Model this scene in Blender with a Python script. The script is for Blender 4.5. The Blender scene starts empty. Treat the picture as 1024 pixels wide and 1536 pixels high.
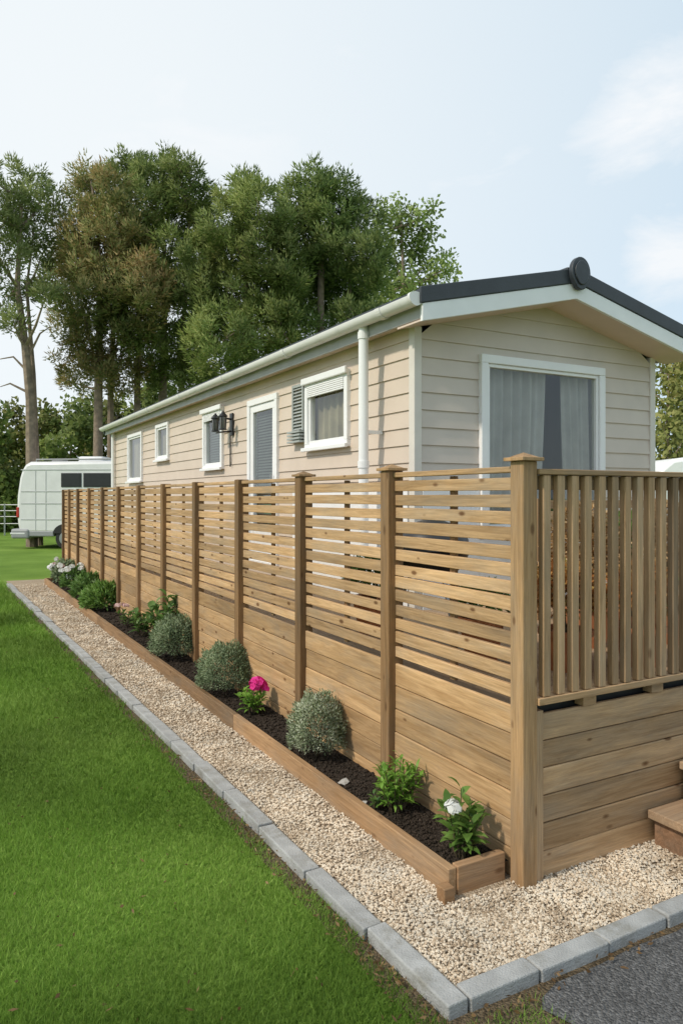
import bpy, math, random
import numpy as np
from mathutils import Vector, Matrix
random.seed(7); rng = np.random.default_rng(11)
S = bpy.context.scene; COL = S.collection
# ------------------------------------------------------------------ camera frame
F = 1094.0; HZ = 745.0; CAM = Vector((-2.165, -2.335, 1.65))
TH = math.atan2(.482, .876); FW = Vector((math.sin(TH), math.cos(TH), 0)); RT = Vector((math.cos(TH), -math.sin(TH), 0)); UP = Vector((0, 0, 1))
def at(px, py, d): return CAM + (FW + RT*((px-512)/F) + UP*((HZ-py)/F))*d
def y_on_x(px, X):
    r = (px-512)/F; a = X-CAM.x
    return CAM.y + a*(RT.x-r*FW.x)/(r*FW.y-RT.y)
# ------------------------------------------------------------------ materials
def new_mat(name):
    m = bpy.data.materials.new(name); m.use_nodes = True; nt = m.node_tree
    for n in list(nt.nodes): nt.nodes.remove(n)
    out = nt.nodes.new('ShaderNodeOutputMaterial')
    return m, nt, out
def N(nt, t, **kw):
    n = nt.nodes.new('ShaderNode'+t)
    for k, v in kw.items():
        if k[0] == '_': setattr(n, k[1:], v)
        else: n.inputs[k.replace('__', ' ')].default_value = v
    return n
def L(nt, a, b): nt.links.new(a, b)
def ramp(nt, cols):
    r = nt.nodes.new('ShaderNodeValToRGB'); e = r.color_ramp.elements
    while len(e) < len(cols): e.new(.5)
    for i, (p, c) in enumerate(cols): e[i].position = p; e[i].color = (*c, 1)
    return r
def maprange(nt, src, a, b, c, d):
    m = nt.nodes.new('ShaderNodeMapRange')
    for i, v in enumerate((a, b, c, d)): m.inputs[1+i].default_value = v
    L(nt, src, m.inputs[0]); return m.outputs[0]
def mat(name, col, rough=.5, var=.1, scale=6, bump=0, bscale=60, metal=0, spec=.5, island=0, dirt=None):
    m, nt, out = new_mat(name)
    tc = N(nt, 'TexCoord'); no = N(nt, 'TexNoise', Scale=scale, Detail=6.0); L(nt, tc.outputs['Object'], no.inputs['Vector'])
    v = maprange(nt, no.outputs[0], .3, .7, 1-var, 1+var)
    if island:
        g = N(nt, 'NewGeometry'); oi = N(nt, 'ObjectInfo'); su = N(nt, 'Math', _operation='ADD'); L(nt, g.outputs['Random Per Island'], su.inputs[0]); L(nt, oi.outputs['Random'], su.inputs[1])
        iv = maprange(nt, su.outputs[0], 0, 2, 1-island, 1+island)
        mu = N(nt, 'Math', _operation='MULTIPLY'); L(nt, v, mu.inputs[0]); L(nt, iv, mu.inputs[1]); v = mu.outputs[0]
    h = N(nt, 'HueSaturation', Color=(*col, 1)); L(nt, v, h.inputs['Value']); c = h.outputs[0]
    if dirt:
        n2 = N(nt, 'TexNoise', Scale=dirt[1], Detail=8.0, Roughness=.7); L(nt, N(nt, 'NewGeometry').outputs['Position'], n2.inputs['Vector'])
        f = maprange(nt, n2.outputs[0], dirt[2], dirt[2]+.2, 0, dirt[3])
        mx = N(nt, 'Mix', _data_type='RGBA'); L(nt, f, mx.inputs[0]); L(nt, c, mx.inputs[6]); mx.inputs[7].default_value = (*dirt[0], 1); c = mx.outputs[2]
    b = N(nt, 'BsdfPrincipled', Roughness=rough, Metallic=metal); b.inputs['Specular IOR Level'].default_value = spec
    L(nt, c, b.inputs['Base Color'])
    if bump:
        n3 = N(nt, 'TexNoise', Scale=bscale, Detail=6.0); L(nt, tc.outputs['Object'], n3.inputs['Vector'])
        bp = N(nt, 'Bump', Strength=bump, Distance=.01); L(nt, n3.outputs[0], bp.inputs['Height']); L(nt, bp.outputs[0], b.inputs['Normal'])
    L(nt, b.outputs[0], out.inputs[0]); return m
def wood(name, c1, c2, axis, knots=.9, island=.24, rough=.72, grey=.5, across=34):
    m, nt, out = new_mat(name)
    tc = N(nt, 'TexCoord'); g = N(nt, 'NewGeometry'); oi = N(nt, 'ObjectInfo')
    su = N(nt, 'Math', _operation='ADD'); L(nt, g.outputs['Random Per Island'], su.inputs[0]); L(nt, oi.outputs['Random'], su.inputs[1])
    fr = N(nt, 'Math', _operation='FRACT'); L(nt, su.outputs[0], fr.inputs[0]); rnd = fr.outputs[0]
    sc = N(nt, 'VectorMath', _operation='SCALE'); sc.inputs[0].default_value = (7.3, 5.1, 9.7); L(nt, rnd, sc.inputs['Scale'])
    ad = N(nt, 'VectorMath', _operation='ADD'); L(nt, tc.outputs['Object'], ad.inputs[0]); L(nt, sc.outputs[0], ad.inputs[1])
    def mp(along, across):
        mm = N(nt, 'Mapping'); s = [across]*3; s[axis] = along; mm.inputs['Scale'].default_value = s; L(nt, ad.outputs[0], mm.inputs['Vector']); return mm.outputs[0]
    n1 = N(nt, 'TexNoise', Scale=1.0, Detail=8.0, Roughness=.68, Distortion=1.4); L(nt, mp(1.7, across), n1.inputs['Vector'])
    n2 = N(nt, 'TexNoise', Scale=1.0, Detail=3.0); L(nt, mp(.9, 5), n2.inputs['Vector'])
    n3 = N(nt, 'TexNoise', Scale=1.0, Detail=6.0, Roughness=.7); L(nt, mp(1.6, 7), n3.inputs['Vector'])
    n4 = N(nt, 'TexNoise', Scale=1.0, Detail=5.0, Roughness=.75); L(nt, mp(6, 160), n4.inputs['Vector'])
    mid = tuple((a+b)/2 for a, b in zip(c1, c2))
    r = ramp(nt, [(.27, c2), (.43, mid), (.55, c1), (.75, tuple(min(1, x*1.2) for x in c1))]); L(nt, n1.outputs[0], r.inputs[0])
    gx = N(nt, 'Mix', _data_type='RGBA'); L(nt, maprange(nt, n3.outputs[0], .45, .70, 0, grey), gx.inputs[0]); L(nt, r.outputs[0], gx.inputs[6]); lum = sum(c1)/3; gx.inputs[7].default_value = (lum*.92, lum*.77, lum*.59, 1)
    v = N(nt, 'TexVoronoi', Scale=1.0); v.inputs['Randomness'].default_value = 1; L(nt, mp(6, 13), v.inputs['Vector'])
    sp = N(nt, 'SeparateColor'); L(nt, v.outputs['Color'], sp.inputs[0])
    cut = N(nt, 'Math', _operation='GREATER_THAN'); cut.inputs[1].default_value = .48; L(nt, sp.outputs[0], cut.inputs[0])
    rad = N(nt, 'Math', _operation='MULTIPLY_ADD'); L(nt, sp.outputs[1], rad.inputs[0]); rad.inputs[1].default_value = -.12; L(nt, v.outputs['Distance'], rad.inputs[2])
    kk = N(nt, 'Math', _operation='MULTIPLY'); L(nt, maprange(nt, rad.outputs[0], .01, .11, knots, 0), kk.inputs[0]); L(nt, cut.outputs[0], kk.inputs[1])
    mx = N(nt, 'Mix', _data_type='RGBA'); L(nt, kk.outputs[0], mx.inputs[0]); L(nt, gx.outputs[2], mx.inputs[6]); mx.inputs[7].default_value = (c2[0]*.38, c2[1]*.28, c2[2]*.22, 1)
    iv = maprange(nt, rnd, 0, 1, 1-island, 1+island)
    lv = maprange(nt, n2.outputs[0], .3, .7, .80, 1.16)
    mu = N(nt, 'Math', _operation='MULTIPLY'); L(nt, iv, mu.inputs[0]); L(nt, lv, mu.inputs[1])
    mu2 = N(nt, 'Math', _operation='MULTIPLY'); L(nt, mu.outputs[0], mu2.inputs[0]); L(nt, maprange(nt, n4.outputs[0], .3, .7, .78, 1.16), mu2.inputs[1])
    h = N(nt, 'HueSaturation'); L(nt, mx.outputs[2], h.inputs['Color']); L(nt, mu2.outputs[0], h.inputs['Value'])
    b = N(nt, 'BsdfPrincipled', Roughness=rough); b.inputs['Specular IOR Level'].default_value = .2; L(nt, h.outputs[0], b.inputs['Base Color'])
    bp = N(nt, 'Bump', Strength=.4, Distance=.004); L(nt, n1.outputs[0], bp.inputs['Height']); L(nt, bp.outputs[0], b.inputs['Normal'])
    L(nt, b.outputs[0], out.inputs[0]); return m
def foliage(name, cols, nscale=1.2, trans=.35, var=.35, rough=.6, spec=.25):
    m, nt, out = new_mat(name)
    g = N(nt, 'NewGeometry'); tc = N(nt, 'TexCoord')
    no = N(nt, 'TexNoise', Scale=nscale, Detail=3.0); L(nt, tc.outputs['Object'], no.inputs['Vector'])
    a = maprange(nt, no.outputs[0], .3, .7, 0, 1)
    mixf = N(nt, 'Mix', _data_type='FLOAT'); mixf.inputs[0].default_value = .45; L(nt, g.outputs['Random Per Island'], mixf.inputs[2]); L(nt, a, mixf.inputs[3])
    k = len(cols); r = ramp(nt, [(i/(k-1)*.8+.1, c) for i, c in enumerate(cols)]); L(nt, mixf.outputs[0], r.inputs[0])
    n2 = N(nt, 'TexNoise', Scale=nscale*.6, Detail=2.0); L(nt, tc.outputs['Object'], n2.inputs['Vector'])
    h = N(nt, 'HueSaturation'); L(nt, r.outputs[0], h.inputs['Color']); L(nt, maprange(nt, n2.outputs[0], .35, .65, 1-var, 1+var), h.inputs['Value'])
    b = N(nt, 'BsdfPrincipled', Roughness=rough); b.inputs['Specular IOR Level'].default_value = spec; L(nt, h.outputs[0], b.inputs['Base Color'])
    if trans:
        t = N(nt, 'BsdfTranslucent'); L(nt, h.outputs[0], t.inputs[0])
        ms = N(nt, 'MixShader'); ms.inputs[0].default_value = trans; L(nt, b.outputs[0], ms.inputs[1]); L(nt, t.outputs[0], ms.inputs[2])
        L(nt, ms.outputs[0], out.inputs[0])
    else: L(nt, b.outputs[0], out.inputs[0])
    return m
def glass(name, tint=(.92, .95, .95), base=.07):
    m, nt, out = new_mat(name)
    fr = N(nt, 'LayerWeight', Blend=.5); pw = N(nt, 'Math', _operation='POWER'); pw.inputs[1].default_value = 4.0; L(nt, fr.outputs['Facing'], pw.inputs[0])
    t = N(nt, 'BsdfTransparent', Color=(*tint, 1)); gl = N(nt, 'BsdfGlossy', Roughness=.02)
    f = maprange(nt, pw.outputs[0], 0, 1, base, 1)
    ms = N(nt, 'MixShader'); L(nt, f, ms.inputs[0]); L(nt, t.outputs[0], ms.inputs[1]); L(nt, gl.outputs[0], ms.inputs[2]); L(nt, ms.outputs[0], out.inputs[0]); return m

LT, DK = (.53, .34, .18), (.34, .20, .092)
M = {}
M['slat'] = wood('slat_wood', LT, DK, 1)
M['board_y'] = wood('board_wood_long', (.50, .315, .16), (.335, .192, .085), 1, across=22)
M['board_x'] = wood('board_wood_front', (.49, .315, .17), (.33, .193, .09), 0, across=22)
M['post'] = wood('post_wood', (.28, .163, .078), (.165, .094, .042), 2, knots=.5)
M['corner_post'] = wood('corner_post_wood', (.37, .228, .115), (.25, .147, .066), 2, knots=.7)
M['baluster'] = wood('baluster_wood', (.46, .30, .17), (.31, .19, .094), 2, knots=.6, island=.3)
M['rail_x'] = wood('rail_wood', (.46, .298, .162), (.31, .187, .09), 0, knots=.4)
M['edge'] = wood('edging_timber', (.345, .21, .11), (.225, .128, .058), 1, knots=.6)
M['edge_x'] = wood('edging_timber_end', (.37, .215, .108), (.245, .13, .057), 0, knots=.6)
M['step'] = wood('step_wood', (.43, .29, .18), (.30, .19, .11), 0, knots=.4)
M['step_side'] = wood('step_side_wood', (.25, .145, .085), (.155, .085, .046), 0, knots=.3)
M['deck'] = wood('deck_wood', (.42, .28, .165), (.30, .185, .105), 1, knots=.3)
M['siding'] = mat('beige_siding', (.635, .53, .435), .5, .05, 3, .08, 120, dirt=((.44, .38, .31), 2.2, .6, .4))
M['gable'] = mat('gable_siding_shade_grey', (.61, .535, .47), .5, .05, 3, .08, 120, dirt=((.44, .39, .34), 2.2, .6, .4))  # same siding as the long walls, gable shade painted in as grey
M['white'] = mat('white_upvc', (.84, .84, .84), .35, .03, 5)
M['cream'] = mat('cream_trim', (.68, .64, .58), .45, .05, 5)
M['soffit'] = mat('beige_soffit', (.70, .56, .47), .5, .04, 5)
M['roof'] = mat('charcoal_roof', (.035, .042, .05), .45, .15, 7, .15, 80)
M['gutter'] = mat('off_white_gutter', (.78, .77, .76), .38, .05, 4, dirt=((.45, .44, .40), 4, .58, .4))
M['fascia_grey'] = mat('grey_fascia', (.40, .395, .39), .5, .08, 5)
M['grey_shutter'] = mat('grey_shutter', (.36, .385, .37), .5, .08, 5)
M['glass'] = glass('window_glass', (.74, .77, .76), base=.10)
M['side_glass'] = glass('side_window_glass', base=.10)
M['curtain'] = mat('grey_curtain', (.66, .63, .59), .9, .1, 6)
M['blind_reflect_tan'] = mat('tan_blind_reflect_tint', (.28, .24, .15), .8, .25, 4)  # tan cloth, with the olive brown reflection in the panes painted into it
M['blind_green'] = mat('dark_green_blind', (.075, .09, .075), .6, .15, 5)
M['dark'] = mat('black_metal', (.02, .02, .022), .4, .15, 9)
M['lampglass'] = mat('smoked_lamp_glass', (.13, .13, .125), .15, .05, 9)
M['metal'] = mat('grey_metal', (.4, .4, .41), .35, .1, 8, metal=.8)
M['kerb'] = mat('concrete_edging', (.37, .37, .36), .9, .18, 11, .6, 130, dirt=((.19, .175, .135), 8, .50, .7), island=.16)
M['van'] = mat('white_van_paint', (.72, .71, .71), .3, .06, 3)
M['vangrey'] = mat('grey_van_trim', (.30, .30, .31), .45, .08, 4)
M['vanline'] = mat('pale_grey_trim', (.48, .48, .48), .45, .08, 4)
M['rubber'] = mat('rubber', (.02, .02, .02), .8, .1, 9)
M['red'] = mat('red_lens', (.45, .03, .02), .25, .05, 9)
M['terracotta'] = mat('terracotta', (.50, .19, .08), .8, .12, 9, .2)
M['stone'] = mat('pale_stone', (.42, .40, .37), .8, .2, 20, .4, 60, island=.3)
M['bark'] = mat('pine_bark', (.23, .175, .13), .9, .35, 6, .9, 14)
M['stem'] = mat('plant_stem', (.09, .07, .035), .8, .2, 30)
M['needle'] = foliage('pine_needles', [(.09, .14, .036), (.19, .25, .068), (.32, .35, .12)], .5, .38, .28)
M['needle_dark'] = foliage('dark_pine_needles', [(.07, .12, .034), (.155, .22, .062), (.27, .32, .105)], .5, .38, .28)
M['needle_brown'] = foliage('browning_pine_needles', [(.11, .155, .042), (.21, .24, .075), (.35, .30, .12), (.44, .29, .13)], .35, .38, .25)
M['needle_light'] = foliage('light_pine_needles', [(.11, .155, .05), (.21, .26, .088), (.33, .36, .14)], .5, .38, .28)
M['leaf_light'] = foliage('light_tree_leaves', [(.15, .21, .06), (.26, .34, .10), (.37, .44, .17)], .8, .4)
M['leaf_hedge'] = foliage('hedge_leaves', [(.12, .18, .05), (.24, .32, .085), (.38, .43, .13)], .4, .4)
M['leaf_hedge_b'] = foliage('autumn_hedge_leaves', [(.15, .19, .05), (.30, .32, .095), (.44, .40, .15)], .4, .4)
M['shrub_grey'] = foliage('grey_green_leaves', [(.10, .15, .08), (.21, .275, .145), (.34, .39, .245)], 10, .25, .18)
M['shrub_silver'] = foliage('silver_leaves', [(.14, .185, .09), (.29, .34, .20), (.55, .57, .45)], 10, .25, .18)
M['shrub_dark'] = foliage('dark_green_leaves', [(.055, .12, .03), (.115, .215, .05), (.19, .30, .08)], 10, .35, .2, .45)
M['shrub_lime'] = foliage('lime_leaves', [(.11, .24, .03), (.20, .38, .055), (.30, .48, .10)], 10, .35, .2, .45)
M['shrub_mid'] = foliage('mid_green_leaves', [(.075, .155, .03), (.145, .26, .05), (.22, .35, .085)], 10, .3, .2, .45)
M['dry'] = foliage('dry_brown_leaves', [(.18, .09, .035), (.42, .25, .10), (.58, .42, .23)], 6, .25, .25)
M['rust'] = foliage('rust_orange_leaves', [(.22, .07, .02), (.45, .18, .05), (.52, .30, .10), (.20, .22, .06)], 6, .25, .25)
M['petal_pink'] = foliage('magenta_petals', [(.5, .01, .12), (.72, .02, .24), (.8, .06, .35)], 20, .3, .15)
M['petal_white'] = foliage('white_petals', [(.7, .7, .66), (.8, .8, .77), (.85, .85, .84)], 20, .3, .05)
M['petal_rose'] = foliage('pale_pink_petals', [(.6, .3, .3), (.72, .5, .48), (.78, .62, .6)], 20, .3, .05)
M['grass'] = foliage('grass_blades', [(.08, .16, .02), (.165, .285, .04), (.29, .42, .09)], .9, .36, .32, .6, .2)
M['drygrass'] = foliage('leaf_litter', [(.08, .045, .02), (.17, .10, .045), (.28, .19, .09)], 5, .15, .2)
M['pebble'] = foliage('gravel_stones', [(.34, .25, .165), (.55, .44, .32), (.72, .62, .49), (.50, .45, .38)], 5, .0, .14, .85)
def lawn_mat():
    m, nt, out = new_mat('lawn'); tc = N(nt, 'TexCoord')
    a = N(nt, 'TexNoise', Scale=.7, Detail=6.0); b = N(nt, 'TexNoise', Scale=55.0, Detail=6.0, Roughness=.8)
    for n in (a, b): L(nt, tc.outputs['Object'], n.inputs['Vector'])
    r = ramp(nt, [(.3, (.075, .14, .019)), (.5, (.16, .265, .042)), (.7, (.28, .39, .085))])
    ad = N(nt, 'Math', _operation='MULTIPLY_ADD'); L(nt, b.outputs[0], ad.inputs[0]); ad.inputs[1].default_value = .7; L(nt, maprange(nt, a.outputs[0], .3, .7, .05, .25), ad.inputs[2]); L(nt, ad.outputs[0], r.inputs[0])
    bs = N(nt, 'BsdfPrincipled', Roughness=.9); bs.inputs['Specular IOR Level'].default_value = .1; L(nt, r.outputs[0], bs.inputs['Base Color'])
    bp = N(nt, 'Bump', Strength=.8, Distance=.03); L(nt, b.outputs[0], bp.inputs['Height']); L(nt, bp.outputs[0], bs.inputs['Normal'])
    L(nt, bs.outputs[0], out.inputs[0]); return m
M['lawn'] = lawn_mat()
def speckle(name, cols, scale, bump, rough=.9):
    m, nt, out = new_mat(name); tc = N(nt, 'TexCoord')
    v = N(nt, 'TexVoronoi', Scale=scale); L(nt, tc.outputs['Object'], v.inputs['Vector'])
    sp = N(nt, 'SeparateColor'); L(nt, v.outputs['Color'], sp.inputs[0])
    n = N(nt, 'TexNoise', Scale=3.0, Detail=8.0); L(nt, tc.outputs['Object'], n.inputs['Vector'])
    mx = N(nt, 'Mix', _data_type='FLOAT'); mx.inputs[0].default_value = .35; L(nt, sp.outputs[0], mx.inputs[2]); L(nt, n.outputs[0], mx.inputs[3])
    r = ramp(nt, [(i/(len(cols)-1), c) for i, c in enumerate(cols)]); L(nt, mx.outputs[0], r.inputs[0])
    bs = N(nt, 'BsdfPrincipled', Roughness=rough); bs.inputs['Specular IOR Level'].default_value = .2; L(nt, r.outputs[0], bs.inputs['Base Color'])
    bp = N(nt, 'Bump', Strength=bump, Distance=.008, _invert=True); L(nt, v.outputs['Distance'], bp.inputs['Height']); L(nt, bp.outputs[0], bs.inputs['Normal'])
    L(nt, bs.outputs[0], out.inputs[0]); return m
M['asphalt'] = speckle('asphalt', [(.05, .049, .048), (.09, .088, .086), (.135, .132, .13), (.25, .245, .24)], 120, 1.0)
M['gravel_base'] = speckle('gravel_base', [(.22, .15, .095), (.42, .33, .23), (.56, .47, .36)], 120, 1.0)
M['soil'] = speckle('dark_soil', [(.014, .010, .007), (.036, .027, .02), (.08, .06, .045)], 120, 1.0)
M['dirt'] = speckle('dirt_edge', [(.045, .032, .019), (.115, .085, .05), (.20, .15, .095)], 120, 1.0)
# ------------------------------------------------------------------ object helpers
LOC = {}
def tag(o, label=None, cat=None, group=None, kind=None):
    if label: o['label'] = label
    if cat: o['category'] = cat
    if group: o['group'] = group
    if kind: o['kind'] = kind
    return o
def thing(name, label, cat, loc=(0, 0, 0), group=None, rz=0):
    o = bpy.data.objects.new(name, None); COL.objects.link(o); o.location = loc; o.rotation_euler.z = rz; o.empty_display_size = .2
    LOC[o.name] = Vector(loc); return tag(o, label, cat, group)
def link(name, me, mt, parent=None):
    o = bpy.data.objects.new(name, me); COL.objects.link(o); me.materials.append(mt)
    if parent: o.parent = parent; LOC[o.name] = LOC[parent.name]
    else: LOC[o.name] = Vector((0, 0, 0))
    return o
def norm(A): return A/np.maximum(np.linalg.norm(A, axis=1, keepdims=True), 1e-9)
def np_obj(name, V, Fc, mt, parent=None, local=False, smooth=False, out=None):
    # out: one outward direction per face; leaves are wound to face it and shaded partly along it
    V = np.asarray(V, dtype=np.float32).reshape(-1, 3); Fc = np.asarray(Fc, dtype=np.int32)
    if parent and not local: V = V-np.array(LOC[parent.name], dtype=np.float32)
    k = Fc.shape[1]; n = Fc.shape[0]; VN = None
    if out is not None:
        fn = norm(np.cross(V[Fc[:, 1]]-V[Fc[:, 0]], V[Fc[:, 2]]-V[Fc[:, 0]])); fl = (fn*out).sum(1) < 0
        Fc = np.where(fl[:, None], Fc[:, ::-1], Fc); fn = np.where(fl[:, None], -fn, fn)
        VN = np.repeat(norm(out*.8+fn*.6), k, 0); smooth = True
    me = bpy.data.meshes.new(name)
    me.vertices.add(len(V)); me.vertices.foreach_set('co', V.ravel())
    me.loops.add(n*k); me.loops.foreach_set('vertex_index', Fc.ravel())
    me.polygons.add(n); me.polygons.foreach_set('loop_start', np.arange(n, dtype=np.int32)*k)
    me.polygons.foreach_set('use_smooth', np.full(n, smooth))
    me.update(calc_edges=True); me.validate()
    if VN is not None and len(VN) == len(me.vertices): me.normals_split_custom_set_from_vertices(VN.tolist())
    return link(name, me, mt, parent)
class MB:
    def __init__(s): s.v = []; s.f = []
    def add(s, vs, fs):
        b = len(s.v); s.v += [tuple(v) for v in vs]; s.f += [tuple(i+b for i in f) for f in fs]; return s
    def box(s, x0, x1, y0, y1, z0, z1):
        return s.add([(x0, y0, z0), (x1, y0, z0), (x1, y1, z0), (x0, y1, z0), (x0, y0, z1), (x1, y0, z1), (x1, y1, z1), (x0, y1, z1)],
            [(3, 2, 1, 0), (4, 5, 6, 7), (0, 1, 5, 4), (1, 2, 6, 5), (2, 3, 7, 6), (3, 0, 4, 7)])
    def prism(s, poly, a0, a1, axis):       # poly in the other two axes, extruded along axis
        def p(u, w, a): return (a, u, w) if axis == 0 else ((u, a, w) if axis == 1 else (u, w, a))
        n = len(poly); vs = [p(u, w, a0) for u, w in poly]+[p(u, w, a1) for u, w in poly]
        return s.add(vs, [tuple(range(n)), tuple(range(2*n-1, n-1, -1))]+[(i, i+n, (i+1) % n+n, (i+1) % n) for i in range(n)])
    def tube(s, pts, rad, n=8):
        pts = [Vector(p) for p in pts]; rs = rad if hasattr(rad, '__len__') else [rad]*len(pts); b = len(s.v)
        for i, p in enumerate(pts):
            t = (pts[min(i+1, len(pts)-1)]-pts[max(i-1, 0)]).normalized()
            a = t.orthogonal().normalized() if i == 0 else (a-t*a.dot(t)).normalized()
            c = t.cross(a)
            for k in range(n):
                q = 2*math.pi*k/n; s.v.append(tuple(p+(a*math.cos(q)+c*math.sin(q))*rs[i]))
        for i in range(len(pts)-1):
            for k in range(n): s.f.append((b+i*n+k, b+i*n+(k+1) % n, b+(i+1)*n+(k+1) % n, b+(i+1)*n+k))
        s.f.append(tuple(b+k for k in range(n-1, -1, -1))); e = b+(len(pts)-1)*n; s.f.append(tuple(e+k for k in range(n))); return s
    def lathe(s, c, prof, n=24):
        b = len(s.v)
        for r, z in prof:
            for k in range(n): q = 2*math.pi*k/n; s.v.append((c[0]+r*math.cos(q), c[1]+r*math.sin(q), c[2]+z))
        for i in range(len(prof)-1):
            for k in range(n): s.f.append((b+i*n+k, b+i*n+(k+1) % n, b+(i+1)*n+(k+1) % n, b+(i+1)*n+k))
        s.f.append(tuple(b+k for k in range(n-1, -1, -1))); e = b+(len(prof)-1)*n; s.f.append(tuple(e+k for k in range(n))); return s
    def build(s, name, mt, parent=None, bevel=0, smooth=False, local=False):
        off = Vector((0, 0, 0)) if (local or not parent) else LOC[parent.name]
        me = bpy.data.meshes.new(name); me.from_pydata([(v[0]-off.x, v[1]-off.y, v[2]-off.z) for v in s.v], [], s.f)
        me.update()
        import bmesh
        bm = bmesh.new(); bm.from_mesh(me); bmesh.ops.recalc_face_normals(bm, faces=bm.faces); bm.to_mesh(me); bm.free()
        if smooth:
            for p in me.polygons: p.use_smooth = True
            try: me.set_sharp_from_angle(angle=math.radians(40))
            except Exception: pass
        o = link(name, me, mt, parent)
        if bevel:
            b = o.modifiers.new('edge', 'BEVEL'); b.width = bevel; b.segments = 2; b.limit_method = 'ANGLE'; b.angle_limit = math.radians(50)
        return o
def sheet(name, poly, z, mt, kind='structure'):
    o = MB().add([(x, y, z) for x, y in poly], [tuple(range(len(poly)))]).build(name, mt); return tag(o, kind=kind)
def leaf_mesh(P, D, Ln, Wd, tri=False):
    n = len(P); D = norm(D); Sd = norm(np.cross(D, rng.normal(size=(n, 3)))); Ln = np.broadcast_to(Ln, n)[:, None]; Wd = np.broadcast_to(Wd, n)[:, None]
    if tri:
        V = np.stack([P-Sd*Wd/2, P+Sd*Wd/2, P+D*Ln], 1); return V.reshape(-1, 3), np.arange(n*3).reshape(-1, 3)
    V = np.stack([P, P+D*Ln*.45+Sd*Wd/2, P+D*Ln, P+D*Ln*.45-Sd*Wd/2], 1); return V.reshape(-1, 3), np.arange(n*4).reshape(-1, 4)
# ------------------------------------------------------------------ ground
def kx(y): return -.735-.025*(y+.4)      # centre line of the long row of edging blocks
sheet('lawn', [(-400, -400), (400, -400), (400, 400), (-400, 400)], 0, M['lawn'])
edge = [(-.44, -.56)]
for i in range(40): edge.append((-.34+i*.2, -.522+random.uniform(-.012, .012)))
west = [(-.45+random.uniform(-.03, .03)-.02*i*.2, -.6-.09*i) for i in range(30, -1, -1)]
sheet('asphalt', west+edge+[(8, -.56), (8, -5), (-.6, -5)], .008, M['asphalt'])
sheet('gravel_ground', [(kx(-.42), -.42), (5.5, -.42), (5.5, 0.2), (.1, .2), (.1, 13.2), (kx(12), 13.2), (kx(12), 12)], .012, M['gravel_base'])
sheet('dirt_strip', [(kx(-.6)-.13, -.62), (kx(-.6), -.62), (kx(12), 12), (kx(12)-.10, 12)], .004, M['dirt'])
sheet('dirt_verge', [(kx(-.5)-.05, -.78), (-.4, -.78), (-.1, -.6), (8, -.6), (8, -.46), (kx(-.5)-.05, -.46)], .0045, M['dirt'])
sheet('planter_soil', [(-.31, .08), (0, .08), (0, 12.3), (-.42, 12.3)], .075, M['soil'])
t = (1+5**.5)/2
ICO = norm(np.array([(-1, t, 0), (1, t, 0), (-1, -t, 0), (1, -t, 0), (0, -1, t), (0, 1, t), (0, -1, -t), (0, 1, -t), (t, 0, -1), (t, 0, 1), (-t, 0, -1), (-t, 0, 1)], float))
ICF = np.array([(0, 11, 5), (0, 5, 1), (0, 1, 7), (0, 7, 10), (0, 10, 11), (1, 5, 9), (5, 11, 4), (11, 10, 2), (10, 7, 6), (7, 1, 8), (3, 9, 4), (3, 4, 2), (3, 2, 6), (3, 6, 8), (3, 8, 9), (4, 9, 5), (2, 4, 11), (6, 2, 10), (8, 6, 7), (9, 8, 1)])
def rocks(name, P, R, mt, flat=.7):
    n = len(P); V = np.repeat(ICO[None], n, 0)*(1+rng.uniform(-.22, .22, (n, 12, 1)))*(rng.uniform(.65, 1.25, (n, 1, 3)))
    a = rng.uniform(0, 6.28, n); tl = rng.uniform(-.6, .6, n)
    x = V[:, :, 0]*np.cos(tl)[:, None]-V[:, :, 2]*np.sin(tl)[:, None]; z = V[:, :, 0]*np.sin(tl)[:, None]+V[:, :, 2]*np.cos(tl)[:, None]; y = V[:, :, 1]
    X = x*np.cos(a)[:, None]-y*np.sin(a)[:, None]; Y = x*np.sin(a)[:, None]+y*np.cos(a)[:, None]
    V = np.stack([X, Y, z*flat], 2)*R[:, None, None]+P[:, None, :]
    Fc = (ICF[None]+np.arange(n)[:, None, None]*12).reshape(-1, 3)
    return np_obj(name, V.reshape(-1, 3), Fc, mt)
def scatter(n, d0, d1, p0, p1):
    d = np.exp(rng.uniform(math.log(d0), math.log(d1), n)); r = (rng.uniform(p0, p1, n)-512)/F
    return CAM.x+d*(FW.x+RT.x*r), CAM.y+d*(FW.y+RT.y*r), d
x, y, d = scatter(460000, 2.2, 14, -60, 1180)
k = (((x > kx(y)+.045) & (x < -.335-.01*y) & (y > -.42) & (y < 12.3)) | ((x >= -.335) & (y < .02) & (y > -.42) & (x < 3)))
x, y, d = x[k], y[k], d[k]
R = (.002+.0055*rng.random(len(x))**1.8)*np.sqrt(np.maximum(d/2.8, .8))
tag(rocks('gravel', np.stack([x, y, .014+R*rng.uniform(.0, 1.1, len(x))+.005*np.sin(x*11+2*np.sin(y*7))*np.sin(y*9)], 1), R, M['pebble']), 'pale beige gravel between the concrete edging and the wooden planter', 'gravel', kind='stuff')
x, y, d = scatter(90000, 2.2, 14, -60, 1100); k = (x > -.30-.009*y) & (x < -.02) & (y > .09) & (y < 12.2); x, y, d = x[k], y[k], d[k]
R = rng.uniform(.004, .012, len(x))*np.sqrt(d/3)
tag(rocks('soil_crumbs', np.stack([x, y, .074+R*.4], 1), R, M['soil']), 'dark crumbly soil and bark in the long planting bed', 'soil', kind='stuff')
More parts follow.
